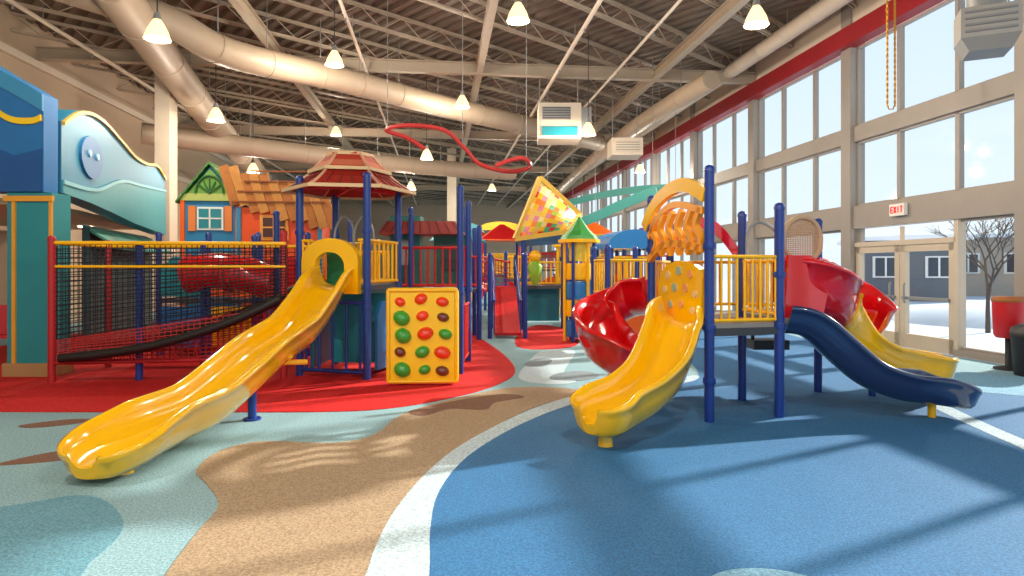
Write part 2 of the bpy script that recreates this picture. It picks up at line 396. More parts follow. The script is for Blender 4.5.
for a, b_ in ((1.1, 3.55), (1.5, 3.55)): fprism([(a+.06*math.cos(t*.6283), b_+.06*math.sin(t*.6283)) for t in range(10)], .04, .03, mat('#9ccfe0', .5))
lowb = [(q.x, q.y) for q in cat([(0, 2.95, 0), (1.5, 3.0, 0), (3, 3.35, 0), (4.5, 3.45, 0), (6.9, 3.6, 0)], 6)]
fprism(lowb+bot, .0, .025, mat('#4098a4', .5))
fprism([(a, b_+.0) for a, b_ in lowb]+[(a, b_-.06) for a, b_ in lowb[::-1]], .025, .02, mat('#7cc0cc', .5))
fb = [(q.x, q.y) for q in cat([(-11, 5.0, 0), (-9.5, 5.0, 0), (-8.2, 4.85, 0), (-7.4, 4.45, 0), (-6.88, 4.15, 0)], 6)]
fc.prism(fb+[(-6.88, 2.72), (-11, 2.72)], (0, 9.7, 0), (1, 0, 0), (0, 0, 1), .3, mat('#2070b0', .5))
ys = [(q.x, q.y) for q in cat([(-8.6, 4.6, 0), (-7.9, 4.2, 0), (-7.4, 3.85, 0), (-7.05, 3.8, 0), (-6.9, 3.85, 0)], 6)]
fc.prism(ys+[(a, b_-.09) for a, b_ in ys[::-1]], (0, 9.4, 0), (1, 0, 0), (0, 0, 1), .04, mat('#ffd020', .5))
fc.prism([(-11, 2.72), (-6.9, 2.72), (-6.9, 3.35), (-7.3, 3.25), (-7.9, 3.5), (-8.6, 3.7), (-11, 3.7)], (0, 9.4, 0), (1, 0, 0), (0, 0, 1), .02, mat('#165494', .5))
fc.prism(fb+[(a, b_-.25) for a, b_ in fb[::-1]], (0, 9.4, 0), (1, 0, 0), (0, 0, 1), .03, mat('#3c90bc', .5))
fc.done()
col = MB('teal_column')
col.box((-7.1, 9.62, 1.36), (.66, .4, 2.7), mat('#258c94', .5))
col.box((-7.1, 9.4, 2.62), (.72, .05, .08), mat('#e8a030', .5)); col.box((-7.32, 9.41, 1.4), (.05, .04, 2.5), mat('#e8a030', .5)); col.box((-6.78, 9.41, 1.4), (.04, .04, 2.5), mat('#e8a030', .5))
col.box((-7.1, 9.6, .1), (.74, .46, .2), mat('#b08a5a', .5))
col.done()
s2 = MB('ceiling_soffit'); s2.prism([(-11.3, 9.85), (-7.5, 9.85), (-9.4, 16.4), (-12.1, 16.4)], (0, 0, 2.58), (1, 0, 0), (0, 1, 0), .1, mat('#d8c098', .6))
for y in (11, 13, 15): s2.lathe([(.14, 0), (.14, -.03)], (-9.2-.1*y+.7, y, 2.58), BULB)
s2.done()
st = MB('storefront_kiosk')
A0 = Vector((-6.9, 9.8, 0))-nrm*.4
def fx(s_, z, o_=0): q = A0+ex*s_+nrm*o_; return (q.x, q.y, z)
st.prism([(2.2, 0), (6.9, 0), (6.9, 2.35), (2.2, 2.35)], A0, ex, (0, 0, 1), .12, mat('#31545a', .6))
st.prism([(2.6, .9), (6.4, .9), (6.4, 1.8), (2.6, 1.8)], A0+nrm*.01, ex, (0, 0, 1), .06, mat('#c8a878', .5))
for i in range(8):
    a = 2.2+i*.58
    st.add([fx(a, 2.4), fx(a+.58, 2.4), fx(a+.58, 2.0, .6), fx(a, 2.0, .6), fx(a, 2.35), fx(a+.58, 2.35), fx(a+.58, 1.95, .6), fx(a, 1.95, .6)],
           [(0, 1, 2, 3), (4, 5, 6, 7), (0, 1, 5, 4), (2, 3, 7, 6), (1, 2, 6, 5), (0, 3, 7, 4)], mat('#2c7468', .5) if i % 2 else mat('#3d8c7c', .5))
st.done()
co = MB('structural_column'); co.box((-9.35, 17.3, 4), (.4, .4, 8), CREAM); co.box((-9.35, 17.3, .1), (.5, .5, .2), GRY); co.done()
co = MB('structural_column'); co.box((-3.2, 34, 4), (.45, .45, 8), CREAM); co.box((-3.2, 34, .1), (.55, .55, .2), GRY); co.done()
ch = MB('red_chair', loc=(-8.6, 10.8, 0), yaw=30)
ch.box((0, 0, .45), (.45, .45, .05), REDP); ch.prism([(-.2, 0), (.2, 0), (.22, .5), (-.22, .5)], (0, .2, .47), (1, 0, 0), (0, 0, 1), .04, REDP)
for a in (-.2, .2):
    for b_ in (-.2, .2): ch.cyl((a*1.1, b_*1.1, 0), (a, b_, .45), .015, REDP, 6)
ch.done()

# ------------------------------------------------------------------ LEFT PLAYSET
L = MB('play_tower_with_wavy_slide')
posts = [(-3.15, 9.5), (-2.07, 9.14), (-1.85, 10.4), (-2.95, 10.7)]
for x, y in posts: L.post(x, y, 2.92, NAVY, .055, collars=(1.3, 1.0, 2.1))
dk = mat('#4a4e58', .6)
L.prism([posts[i] for i in (0, 1, 2, 3)], (0, 0, 1.28), (1, 0, 0), (0, 1, 0), .07, dk)
rc = (-2.52, 9.95)
for (r0, r1, z0, z1, mm, m3) in ((1.0, .56, 2.78, 3.08, mat('#941c16', .4), mat('#a4281e', .4)), (.62, .34, 3.08, 3.34, mat('#b03c2a', .4), mat('#c86c50', .4))):
    for i in range(6):
        a0 = math.radians(60*i+10); a1 = math.radians(60*i+70)
        def rp(a, t):
            r = r0+(r1-r0)*t; z = z0+(z1-z0)*(t**1.4)
            return Vector((rc[0]+r*math.cos(a), rc[1]+r*math.sin(a), z))
        for k in range(3):
            t0, t1 = k/3, (k+1)/3
            q = [rp(a0, t0), rp(a1, t0), rp(a1, t1), rp(a0, t1)]
            L.add(q, [(0, 1, 2, 3)], mm if k != 1 else m3)
        L.beam(rp(a0, 0), rp(a1, 0), .04, .05, mat('#d8b888', .5))
        L.beam(rp(a0, 1), rp(a1, 1), .05, .05, mat('#d8b888', .5))
        L.tube([rp(a0, t/4)+Vector((0, 0, .01)) for t in range(5)], .022, mat('#cc9878', .4), 6)
        for q_ in range(1, 5):
            A_ = rp(a0, 0).lerp(rp(a1, 0), q_/5); B_ = rp(a0, 1).lerp(rp(a1, 1), q_/5)
            if r0 > .9: L.beam(A_+Vector((0, 0, .02)), B_+Vector((0, 0, -.02)), .012, .02, mat('#7c241c', .4))
L.lathe([(.36, 0), (.34, .03), (.1, .07), (.02, .09)], (rc[0], rc[1], 3.33), REDP, 6, False)
for x, y in posts: L.beam((x, y, 2.8), (rc[0], rc[1], 2.85), .05, .05, REDP)
L.rail(posts[0], posts[3], 1.4, 2.0, 7, YELP); L.rail(posts[1], posts[2], 1.4, 2.0, 7, YELP); L.rail(posts[3], posts[2], 1.4, 2.0, 7, YELP)
L.rail(posts[0], (-2.95, 9.43), 1.4, 2.0, 2, YELP); L.rail((-2.2, 9.18), posts[1], 1.4, 2.0, 2, YELP)
for xx in (-2.75, -2.45): L.tube(cat([(xx, 9.9, 1.9), (xx+.02, 9.9, 2.2), (xx+.15, 9.9, 2.4), (xx+.3, 9.9, 2.2), (xx+.3, 9.9, 1.9)], 5), .018, GRY, 6)
hx = Vector((1.08, -.36, 0)).normalized()
oc = Vector((-2.6, 9.3, 1.33))
outer = [(.47, -.1)]+[(.47*math.cos(math.pi*i/14), .38+.32*math.sin(math.pi*i/14)) for i in range(15)]+[(-.47, -.1)]
inner = [(.25, -.1)]+[(.25*math.cos(math.pi*i/14), .3+.2*math.sin(math.pi*i/14)) for i in range(15)]+[(-.25, -.1)]
for i in range(len(outer)-1):
    L.prism([outer[i], outer[i+1], inner[i+1], inner[i]], oc, hx, (0, 0, 1), .1, YEL)
L.prism([(-.22, -.02), (.25, -.02), (.25, .5), (-.22, .5)], oc+Vector((.02, .35, 0)), hx, (0, 0, 1), .04, mat('#1e7a50', .4))
SL = [(-2.55, 9.35, 1.36), (-2.58, 9.0, 1.3), (-2.62, 8.55, 1.04), (-2.67, 8.0, .78), (-2.7, 7.5, .68), (-2.72, 7.0, .6), (-2.78, 6.5, .44), (-2.87, 6.0, .28), (-2.97, 5.5, .24), (-3.06, 5.05, .2), (-3.12, 4.66, .14)]
L.slide(SL, YEL, w=.25, h=.23, flare=.25, thick=.1, n=12, hfun=lambda q: 1.25-.3*q if q < .82 else .995-(q-.82)*3.2)
L.cyl((-2.74, 6.75, 0), (-2.74, 6.75, .48), .045, NAVY); L.lathe([(.09, 0), (.09, .02)], (-2.74, 6.75, .0), NAVY)
L.cyl((-2.4, 7.5, .5), (-2.75, 7.3, .52), .03, YELP)
L.lathe([(.07, 0), (.05, .14)], (-3.03, 5.0, .0), YEL)
L.rail(posts[0], posts[1], .1, 1.1, 5, NAVY, .02)
L.box((-2.4, 10.2, .65), (.9, .05, 1.1), TEAL); L.box((-3.0, 10.1, .6), (.05, 1.0, 1.0), mat('#2a6a8c', .4))
L.prism([(-.5, 0), (.5, 0), (.5, .8), (.35, 1.0), (-.35, 1.0), (-.5, .8)], (-1.9, 9.9, .1), (.25, 1, 0), (0, 0, 1), .05, BLUE)
L.done()

cl = MB('climbing_wall_panel', loc=(-1.22, 8.75, 0), yaw=3)
def rrect(w_, h_, r, z0=0):
    o = []
    for cx, cz, a0 in ((w_/2-r, h_-r, 0), (-w_/2+r, h_-r, 90), (-w_/2+r, r, 180), (w_/2-r, r, 270)):
        for i in range(7): a = math.radians(a0+15*i); o.append((cx+r*math.cos(a), cz+r*math.sin(a)+z0))
    return o
CY = mat('#ffcc08', .3)
cl.prism(rrect(.98, 1.3, .07, .03), (0, .06, 0), (1, 0, 0), (0, 0, 1), .12, CY)
for (x0, z0_, x1, z1_) in ((-.46, .06, -.46, 1.3), (.46, .06, .46, 1.3), (-.46, .06, .46, .06), (-.46, 1.3, .46, 1.3)):
    cl.tube([(x0, -.06, z0_), (x1, -.06, z1_)], .03, YEL, 10)
cols = [GRN, mat('#f03c14', .25, 'plastic'), mat('#6a3226', .3, 'plastic')]
lay = [(-.3, 1.14, 1, .075), (-.02, 1.18, 1, .09), (.27, 1.14, 1, .085), (-.28, .92, 0, .12), (0, .95, 1, .085), (.28, .93, 2, .08), (-.26, .68, 0, .12), (.04, .71, 1, .11), (.31, .7, 0, .09),
       (-.3, .46, 2, .08), (0, .46, 0, .1), (.27, .45, 1, .11), (-.27, .22, 0, .12), (.03, .22, 0, .08), (.27, .2, 2, .09)]
for x, z, k, r in lay:
    pts = [(max(.001, r*math.cos(t*math.pi/12)), r*.8*math.sin(t*math.pi/12)) for t in range(7)]
    vs = []; seg = 16
    for (rad, dep) in pts:
        for q in range(seg):
            a = 2*math.pi*q/seg; wob = 1+.08*math.sin(2*a+x*9)
            vs.append((x+rad*wob*math.cos(a), -.06-dep, z+rad*.85*wob*math.sin(a)))
    cl.add(vs, [(i*seg+q, i*seg+(q+1) % seg, (i+1)*seg+(q+1) % seg, (i+1)*seg+q) for i in range(6) for q in range(seg)], cols[k], True)
for dx in (-.4, .4): cl.beam((dx, .05, 1.1), (dx, .55, 0), .06, .06, NAVY)
cl.done()

# net bridge
nb = MB('rope_net_bridge')
RP = mat('#b01c22', .5); ROPE = mat('#1c1d22', .8); RROPE = mat('#b83030', .8)
A_, B_ = (-6.4, 8.9), (-3.25, 9.2)
A2, B2 = (-6.5, 10.3), (-3.1, 10.5)
for x, y, z, m_ in ((-6.4, 8.9, 2.0, RP), (-6.5, 10.3, 2.0, RP), (-3.3, 9.25, 2.1, RP), (-5.0, 10.4, 2.0, NAVY), (-4.2, 10.45, 2.1, NAVY), (-5.3, 9.1, 1.9, NAVY), (-3.9, 10.6, 2.5, NAVY)):
    nb.post(x, y, z, m_, .05)
for P_, Q_ in ((A_, B_), (A2, B2), (A_, A2)):
    nb.cyl((P_[0], P_[1], 1.95), (Q_[0], Q_[1], 1.95), .028, YELP, 8)
nb.cyl((A_[0], A_[1], 1.62), (B_[0], B_[1], 1.62), .02, YELP, 8)
nb.net(A_, B_, (1.93, 1.93), (.6, 1.1), 44, 20, .0068, ROPE)
nb.net(A2, B2, (1.93, 1.93), (.5, 1.0), 30, 14, .006, ROPE)
nb.net(A_, A2, (1.93, 1.93), (.4, .4), 14, 18, .006, ROPE)
nb.net(A_, B_, (.58, 1.05), (.32, .4), 40, 9, .008, RROPE, sag=.03)
nb.net((-6.4, 9.3), (-3.3, 9.5), (.6, 1.1), (.25, .4), 36, 9, .008, RROPE, sag=.03)
nb.cyl((A_[0], A_[1], .28), (B_[0], B_[1], .3), .03, RP, 8); nb.cyl((A2[0], A2[1], .28), (B2[0], B2[1], .3), .03, RP, 8)
pp = cat([(-6.2, 8.78, .36), (-5.6, 8.8, .42), (-5.0, 8.82, .52), (-4.4, 8.85, .68), (-3.8, 8.92, .9), (-3.25, 9.0, 1.17)], 8)
BL2 = mat('#1c1614', .5)
nb.tube(pp, .065, BL2, 10); nb.tube([q+Vector((0, .62, .12)) for q in pp], .065, BL2, 10)
for i, q in enumerate(pp[:-1]): nb.box(q+Vector((.03, .31, .04)), (.06, .6, .03), BL2)
for q in pp[::4]: nb.cyl((q.x, q.y+.05, q.z), (q.x, q.y+.1, .3), .01, RP, 5)
nb.done()

def playhouse(name, loc, yaw, w_, h_, d_, wall, roof, z0=0, rise=.6, win=True, frame=WHITE, over=.12):
    o = MB(name, loc=loc, yaw=yaw)
    o.box((0, 0, z0+h_/2), (w_, d_, h_), wall)
    W = w_/2
    o.prism([(-W, 0), (W, 0), (0, rise)], (0, d_/2, z0+h_), (1, 0, 0), (0, 0, 1), d_, wall)
    for sg in (-1, 1):
        a = Vector((sg*(W+over), 0, z0+h_-over*rise/W)); b_ = Vector((0, 0, z0+h_+rise+.03))
        n_ = 6
        for i in range(n_):
            p0 = a.lerp(b_, i/n_); p1 = a.lerp(b_, (i+1)/n_)
            th = .05
            o.add([p0+Vector((0, -d_/2-over, .02)), p1+Vector((0, -d_/2-over, 0)), p1+Vector((0, d_/2+over, 0)), p0+Vector((0, d_/2+over, .02)),
                   p0+Vector((0, -d_/2-over, .02+th)), p1+Vector((0, -d_/2-over, th)), p1+Vector((0, d_/2+over, th)), p0+Vector((0, d_/2+over, .02+th))],
                  [(0, 1, 2, 3), (4, 5, 6, 7), (0, 1, 5, 4), (2, 3, 7, 6), (1, 2, 6, 5), (0, 3, 7, 4)], roof)
    if win:
        zc = z0+h_-.42; o.box((0, -d_/2-.02, zc), (w_*.5, .04, .46), frame); o.box((0, -d_/2-.045, zc), (w_*.42, .02, .38), mat('#2c8a94', .2))
        o.box((0, -d_/2-.06, zc), (.03, .02, .4), frame); o.box((0, -d_/2-.06, zc), (w_*.42, .02, .03), frame)
        for sg in (-1, 1): o.box((sg*w_*.34, -d_/2-.03, zc), (w_*.14, .03, .5), mat('#e8843c', .5))
    return o
o = playhouse('green_roof_playhouse', (-6.05, 13.2, 0), 8, 1.0, 3.0, 1.0, mat('#2880b0', .5), mat('#3f7c34', .5), rise=.62, win=True)
o.box((0, -.52, 3.0), (1.1, .08, .14), mat('#b8c468', .5)); o.prism([(-.44, 0), (.44, 0), (0, .5)], (0, -.5, 3.06), (1, 0, 0), (0, 0, 1), .05, mat('#6ca03c', .5))
ov = [Vector((.26*math.cos(t*math.pi/12), -.58, 3.08+.34*math.sin(t*math.pi/12))) for t in range(13)]
o.tube(ov, .022, mat('#2c6828', .5), 6)
for i in (-2, -1, 0, 1, 2):
    o.beam((0, -.58, 3.08), (i*.11, -.58, 3.36-abs(i)*.05), .02, .025, mat('#2c6828', .5))
o.box((-.52, -.52, 1.5), (.08, .06, 3.0), ORG); o.box((.52, -.52, 1.5), (.08, .06, 3.0), ORG)
o.done()
o = MB('orange_playhouse', loc=(-4.65, 13.2, 0), yaw=5)
OR2 = mat('#ea5414', .5)
o.box((0, 0, 1.4), (1.55, 1, 2.8), OR2)
for i in range(11):
    x = -.95+i*.19; o.box((x, -.56-.02*(i % 2), 3.22+.05*math.sin(i*2.1)-.05*i), (.17, .06, .8), mat('#c8883c', .6, 'wood') if i % 2 else mat('#b8702c', .6, 'wood'), R=Matrix.Rotation(-.3, 3, 'Y'))
for i in range(4): o.box((-.0, -.62, 2.9+i*.2), (1.8-i*.25, .03, .03), mat('#8c4a1c', .6))
o.box((-.1, -.52, 2.4), (.55, .05, .5), mat('#f0a040', .5)); o.box((-.1, -.55, 2.4), (.42, .03, .38), mat('#4a2418', .4))
o.box((-.1, -.57, 2.4), (.03, .02, .4), mat('#f0a040', .5)); o.box((-.1, -.57, 2.4), (.42, .02, .03), mat('#f0a040', .5))
for x in (-.78, .78): o.box((x, -.52, 1.4), (.08, .06, 2.8), mat('#2f86b0', .5))
o.done()
o = MB('crawl_tube', loc=(-4.45, 9.75, 1.5))
o.tube(cat([(-.5, 0, 0), (-.1, 0, .06), (.35, .0, .02), (.7, .1, -.12)], 6), .27, RED, 24)
for x in (-.48, .1): o.cyl((x, 0, .01), (x+.05, 0, .015), .3, REDP, 24)
o.lathe([(.2, 0), (.21, .01)], (-.5, 0, -.1), BLK)
o.cyl((-.4, .3, -1.5), (-.4, .3, .5), .045, NAVY); o.cyl((.5, .3, -1.5), (.5, .3, .5), .045, NAVY)
o.done()
o = MB('play_deck_with_panels', loc=(-5.2, 11.6, 0))
for x in (-1.2, -.3, .6, 1.5): o.post(x, 0, 2.2, NAVY, .05)
o.box((.15, .3, 1.0), (2.7, .6, .07), dk)
for x, m_ in ((-.75, TEAL), (.15, ORG), (1.05, REDP)): o.prism([(-.4, 0), (.4, 0), (.4, .5), (.2, .72), (-.2, .72), (-.4, .5)], (x, .02, 1.08), (1, 0, 0), (0, 0, 1), .04, m_)
for x, m_ in ((-.75, BLUE), (.15, YELP), (1.05, BLUE)): o.box((x, .02, .5), (.8, .04, .8), m_)
o.done()
o = MB('teal_play_tower')
for x, y, z in ((-.78, 9.65, 2.8), (-1.9, 12, 2.7), (-.9, 12, 2.7), (-.75, 11.0, 2.7), (-1.75, 11.1, 2.5)): o.post(x, y, z, NAVY, .05, collars=(1.2,))
o.box((-1.35, 11.6, 1.2), (1.2, 1.1, .07), dk)
o.box((-1.95, 11.9, 1.6), (.55, .5, 1.9), mat('#2f8078', .5)); o.lathe([(.16, 0), (.16, .02)], (-1.95, 11.6, 2.1), DGRN)
o.prism([(-.14, 0), (.14, 0), (.14, .35), (.1, .44), (0, .48), (-.1, .44), (-.14, .35)], (-1.95, 11.64, 1.65), (1, 0, 0), (0, 0, 1), .03, mat('#b8d0c8', .5))
o.box((-1.1, 11.9, 1.75), (.7, .05, .9), mat('#2a6a60', .5)); o.box((-1.1, 11.86, 1.8), (.4, .04, .5), mat('#14302c', .3))
o.prism([(-.75, 0), (.75, 0), (.6, .22), (-.6, .22)], (-1.6, 11.2, 2.2), (1, 0, 0), (0, 0, 1), -1.0, mat('#b04034', .5))
for i in range(9): o.beam((-2.3+i*.175, 11.16, 2.21), (-2.14+i*.135, 11.16, 2.42), .02, .02, mat('#7c2620', .5))
o.rail((-1.9, 11.1), (-.75, 11.0), 1.3, 1.95, 9, REDP); o.box((-1.15, 11.5, .6), (.6, .05, 1.1), mat('#e8b830', .5))
o.rail((-.75, 11.0), (-.78, 9.65), .15, 1.0, 8, REDP)
o.done()

# ------------------------------------------------------------------ RIGHT PLAYSET
R = MB('play_structure_with_slides')
PA, PB, PC, PD, PE = (2.05, 6.65), (2.87, 6.87), (2.79, 7.76), (1.73, 7.95), (3.95, 8.26)
R.post(*PA, 2.62, NAVY, .052, collars=(.95, .4, 1.8)); R.post(*PB, 2.25, NAVY, .052, collars=(.95, 1.5)); R.post(*PC, 2.24, NAVY, .05, collars=(.95,))
R.post(*PD, 2.45, NAVY, .05, collars=(.95, 1.8)); R.post(*PE, 2.19, NAVY, .05, collars=(.8,)); R.post(2.2, 8.9, 2.2, NAVY, .05); R.post(3.2, 8.9, 2.2, NAVY, .05)
DKM = mat('#8a8884', .5)
R.prism([PA, PB, PC, (3.2, 8.9), (2.2, 8.9), PD], (0, 0, .95), (1, 0, 0), (0, 1, 0), .06, DKM)
R.prism([(2.87, 6.87), (3.15, 6.95), PE, (3.2, 8.9), PC], (0, 0, 1.0), (1, 0, 0), (0, 1, 0), .06, DKM)
R.beam((PA[0], PA[1], .93), (PB[0], PB[1], .93), .05, .08, DGY)
R.box((3.3, 8.3, .62), (.45, .35, .12), DGY)
for a in (3.12, 3.48): R.beam((a, 8.3, .6), (a, 8.3, 1.0), .03, .05, DGY)
R.rail(PB, PC, 1.1, 1.68, 8, YELP, .015); R.rail(PD, (2.2, 8.9), 1.1, 1.68, 7, YELP, .015); R.rail((2.2, 8.9), (3.2, 8.9), 1.1, 1.68, 8, YELP, .015)
R.rail(PA, (2.87, 6.87), 1.05, 1.72, 9, YELP, .014)
ad = (Vector((*PA, 0))-Vector((*PD, 0))); al = ad.length; ad.normalize()
def AP(s_, z): return (PD[0]+ad.x*s_, PD[1]+ad.y*s_, z)
def aband(pts2, hw, m_, off=0, th=.06):
    C = cat([(a, b_, 0) for a, b_ in pts2], 8); U, D_ = [], []
    for i, q in enumerate(C):
        t = (C[min(i+1, len(C)-1)]-C[max(i-1, 0)]).normalized(); nn = Vector((-t.y, t.x, 0))
        U.append(((q+nn*hw).x, (q+nn*hw).y)); D_.append(((q-nn*hw).x, (q-nn*hw).y))
    for i in range(len(C)-1):
        R.prism([U[i], U[i+1], D_[i+1], D_[i]], (PD[0]+off, PD[1], 0), ad, (0, 0, 1), th, m_)
aband([(-.1, 2.1), (.1, 2.32), (.45, 2.48), (.9, 2.52), (al-.02, 2.36)], .075, YEL)
OGY = mat('#fca418', .3, 'plastic')
aband([(.02, 1.98), (.3, 2.22), (.7, 2.32), (al-.05, 2.2)], .035, OGY)
aband([(.02, 1.7), (.3, 1.84), (.7, 1.88), (al-.05, 1.8)], .04, OGY)
for c0 in (.12, .32, .53, .74, .95, 1.14):
    aband([(c0, 1.76), (c0+.1, 1.92), (c0-.02, 2.06), (c0+.09, 2.24)], .035, OGY if int(c0*10) % 2 else mat('#f88420', .3, 'plastic'))
cv = [(2.0+1.0*i/10, 8.1+.0*i, 1.62+.62*math.sin(math.pi*(.15+.85*i/10))) for i in range(11)]
R.add([Vector(c_) for c_ in cv]+[Vector(c_)+Vector((.1, .6, 0)) for c_ in cv], [(i, i+1, 12+i, 11+i) for i in range(10)], RED, True)
R.prism([(cv[i][0], cv[i][2]) for i in range(11)]+[(cv[i][0]-.03, cv[i][2]-.14) for i in range(10, -1, -1)], (0, 8.1, 0), (1, 0, 0), (0, 0, 1), .04, RED)
bp_ = [(.25, 1.0), (al-.12, 1.0), (al-.1, 1.5)]+[(al*.58+.5*math.cos(t), 1.46+.22*math.sin(t)) for t in [math.pi*i/10 for i in range(11)]]+[(.25, 1.46)]
R.prism([p_ for p_ in bp_], (PD[0]+.03, PD[1], 0), ad, (0, 0, 1), .06, YEL)
pn = ad.cross(Vector((0, 0, 1)))
for i, (a, z, r) in enumerate([(.5, 1.52, .045), (.75, 1.57, .05), (1.0, 1.53, .045), (.42, 1.35, .04), (.65, 1.38, .05), (.9, 1.38, .05), (1.1, 1.32, .04), (.55, 1.18, .045), (.8, 1.2, .05), (1.05, 1.14, .04)]):
    c0 = Vector(AP(a, z))+Vector((.03, 0, 0))
    R.cyl(c0+pn*-.015, c0+pn*.075, r, [mat('#e8c88c', .3, 'plastic'), mat('#9ab8a0', .3, 'plastic'), mat('#e8a060', .3, 'plastic')][i % 3], 16)
R.slide([(1.95, 7.3, 1.02), (1.8, 7.0, .97), (1.7, 6.75, .78), (1.5, 6.4, .5), (1.24, 6.1, .34), (.96, 5.86, .26), (.68, 5.62, .22)], YEL, w=.23, h=.24, flare=.2, thick=.09, n=16, hfun=lambda q: 1.1 if q < .85 else 1.1-(q-.85)*3)
R.lathe([(.07, 0), (.05, .17)], (.84, 5.76, 0), YEL)
R.slide([(1.9, 8.2, 1.12), (1.65, 8.6, 1.08), (1.3, 8.65, .9), (1.13, 8.4, .72), (1.15, 8.05, .54), (1.37, 7.8, .38), (1.6, 7.65, .27)], RED, w=.24, h=.36, thick=.1, n=12)
R.cyl((1.27, 8.15, 0), (1.27, 8.15, .5), .045, NAVY)
R.slide([(3.0, 7.05, 1.0), (3.22, 7.0, .95), (3.5, 6.96, .7), (3.8, 6.92, .44), (4.15, 6.88, .3), (4.5, 6.86, .26), (4.88, 6.84, .2)], DKBL, w=.23, h=.19, flare=.2, thick=.08, n=16, hfun=lambda q: 1.1 if q < .85 else 1.1-(q-.85)*3)
R.cyl((4.5, 6.86, 0), (4.5, 6.86, .22), .04, YELP)
R.slide([(3.02, 7.4, 1.32), (3.3, 7.25, 1.28), (3.55, 7.3, 1.14), (3.75, 7.55, .98), (3.8, 7.95, .86)], RED, w=.25, h=.42, thick=.08, n=12)
R.slide([(3.72, 8.35, 1.3), (4.0, 8.6, 1.26), (4.3, 8.6, 1.1), (4.45, 8.35, .9), (4.5, 8.05, .7)], RED, w=.2, h=.45, thick=.08, n=12)
R.slide([(3.72, 7.45, 1.1), (3.85, 7.7, .9), (4.1, 7.88, .66), (4.5, 7.95, .44), (4.9, 7.95, .34), (5.36, 7.92, .26)], YEL, w=.26, h=.26, thick=.09, flare=.2, n=16)
R.cyl((4.5, 8.0, 0), (4.5, 8.0, .4), .045, NAVY)
R.prism([(0, 1.0), (.42, 1.0), (.5, 1.35), (.46, 1.62), (.3, 1.74), (.05, 1.74)], (2.95, 7.0, 0), (1, .08, 0), (0, 0, 1), .06, RED)
MT = mat('#b89c7c', .6)
oc = Vector((3.38, 7.45, 1.95)); od = Vector((1, .35, 0)).normalized()
el = [oc+od*(.27*math.cos(t*.2618))+Vector((0, 0, .24*math.sin(t*.2618)-(.06*abs(math.cos(t*.2618)) if t > 12 else 0))) for t in range(24)]
R.tube(el, .03, MT, 8, closed=True)
for i in range(-10, 11):
    a = i*.025; hh = .24*math.sqrt(max(0, 1-(a/.27)**2)); R.tube([oc+od*a+Vector((0, 0, -hh)), oc+od*a+Vector((0, 0, hh))], .0065, MT, 4)
    z = i*.023; ww = .27*math.sqrt(max(0, 1-(z/.24)**2)); R.tube([oc-od*ww+Vector((0, 0, z)), oc+od*ww+Vector((0, 0, z))], .0065, MT, 4)
R.beam(oc+Vector((-.27, -.1, -.1)), (PB[0], PB[1], 1.85), .04, .04, MT); R.beam(oc+od*.27, (PE[0], PE[1], 1.95), .04, .04, MT)
R.rail(PE, (3.2, 8.9), 1.1, 1.68, 7, YELP, .015)
R.tube(cat([(2.5, 6.8, 1.7), (2.55, 6.9, 2.0), (2.7, 6.95, 2.1), (2.85, 6.9, 2.0)], 6), .02, GRY, 8)
R.done()

# ------------------------------------------------------------------ centre background
o = MB('mosaic_roof_tower')
pts = {'t': (.74, 17, 4.0), 'r': (1.85, 17.4, 3.05), 'b': (.08, 16.6, 2.35), 'm': (1.45, 16.8, 2.55)}
pal = [mat('#e0849c', .5), mat('#f4c020', .5), mat('#a8c83c', .5), mat('#f08430', .5), mat('#f4c020', .5), mat('#e03428', .5), mat('#e8c060', .5), mat('#50b080', .5), mat('#e8d890', .5)]
t_, r_, b__, m__ = [Vector(pts[k]) for k in 'trbm']
n_ = 10
def Q(a, c_):
    q = (b__.lerp(t_, c_)).lerp(m__.lerp(r_, c_), a)
    return q+Vector((0, -.35*math.sin(math.pi*a)*math.sin(math.pi*c_), 0))
for i in range(n_):
    for k in range(n_):
        q = [Q(i/n_, k/n_), Q((i+1)/n_, k/n_), Q((i+1)/n_, (k+1)/n_), Q(i/n_, (k+1)/n_)]
        o.add(q+[v+Vector((0, .1, 0)) for v in q], [(0, 1, 2, 3), (4, 5, 6, 7), (0, 1, 5, 4), (1, 2, 6, 5), (2, 3, 7, 6), (3, 0, 4, 7)], random.choice(pal))
GE = mat('#d8b040', .5)
for a, c_ in ((t_, b__), (b__, m__), (m__, r_), (r_, t_)): o.beam(a, c_, .1, .12, GE)
bk = Vector((.9, 18.4, 3.3)); bl = Vector((.2, 18, 2.2)); br_ = Vector((1.7, 18.2, 2.3))
o.add([t_, bk, bl, b__], [(0, 1, 2, 3)], mat('#58a888', .5)); o.add([t_, r_, br_, bk], [(0, 1, 2, 3)], mat('#e0a848', .5)); o.add([b__, m__, br_, bl], [(0, 1, 2, 3)], BLUE)
o.add([m__, r_, br_], [(0, 1, 2)], mat('#d85048', .5))
for x, y in ((.3, 16.7), (1.35, 16.9), (.35, 17.8), (1.5, 17.8)): o.post(x, y, 2.5, NAVY, .06)
o.box((.85, 17.3, 1.1), (1.2, 1.1, .08), dk); o.rail((.3, 16.7), (1.35, 16.9), 1.2, 1.75, 8, YELP)
o.box((.85, 17.6, .6), (.9, .06, .9), TEAL); o.ball((.6, 16.6, 1.9), .16, YELP); o.lathe([(.05, 0), (.14, .2), (.2, .5), (.1, .62)], (.6, 16.6, 1.15), LIME)
o.done()
o = MB('green_roof_turret', loc=(1.47, 14, 0))
o.lathe([(.44, 2.2), (.38, 2.3), (.24, 2.42), (.12, 2.58), (.02, 2.72)], (0, 0, 0), mat('#2f8838', .4), 8, False)
o.lathe([(.46, 2.15), (.46, 2.22)], (0, 0, 0), YELP, 8, False)
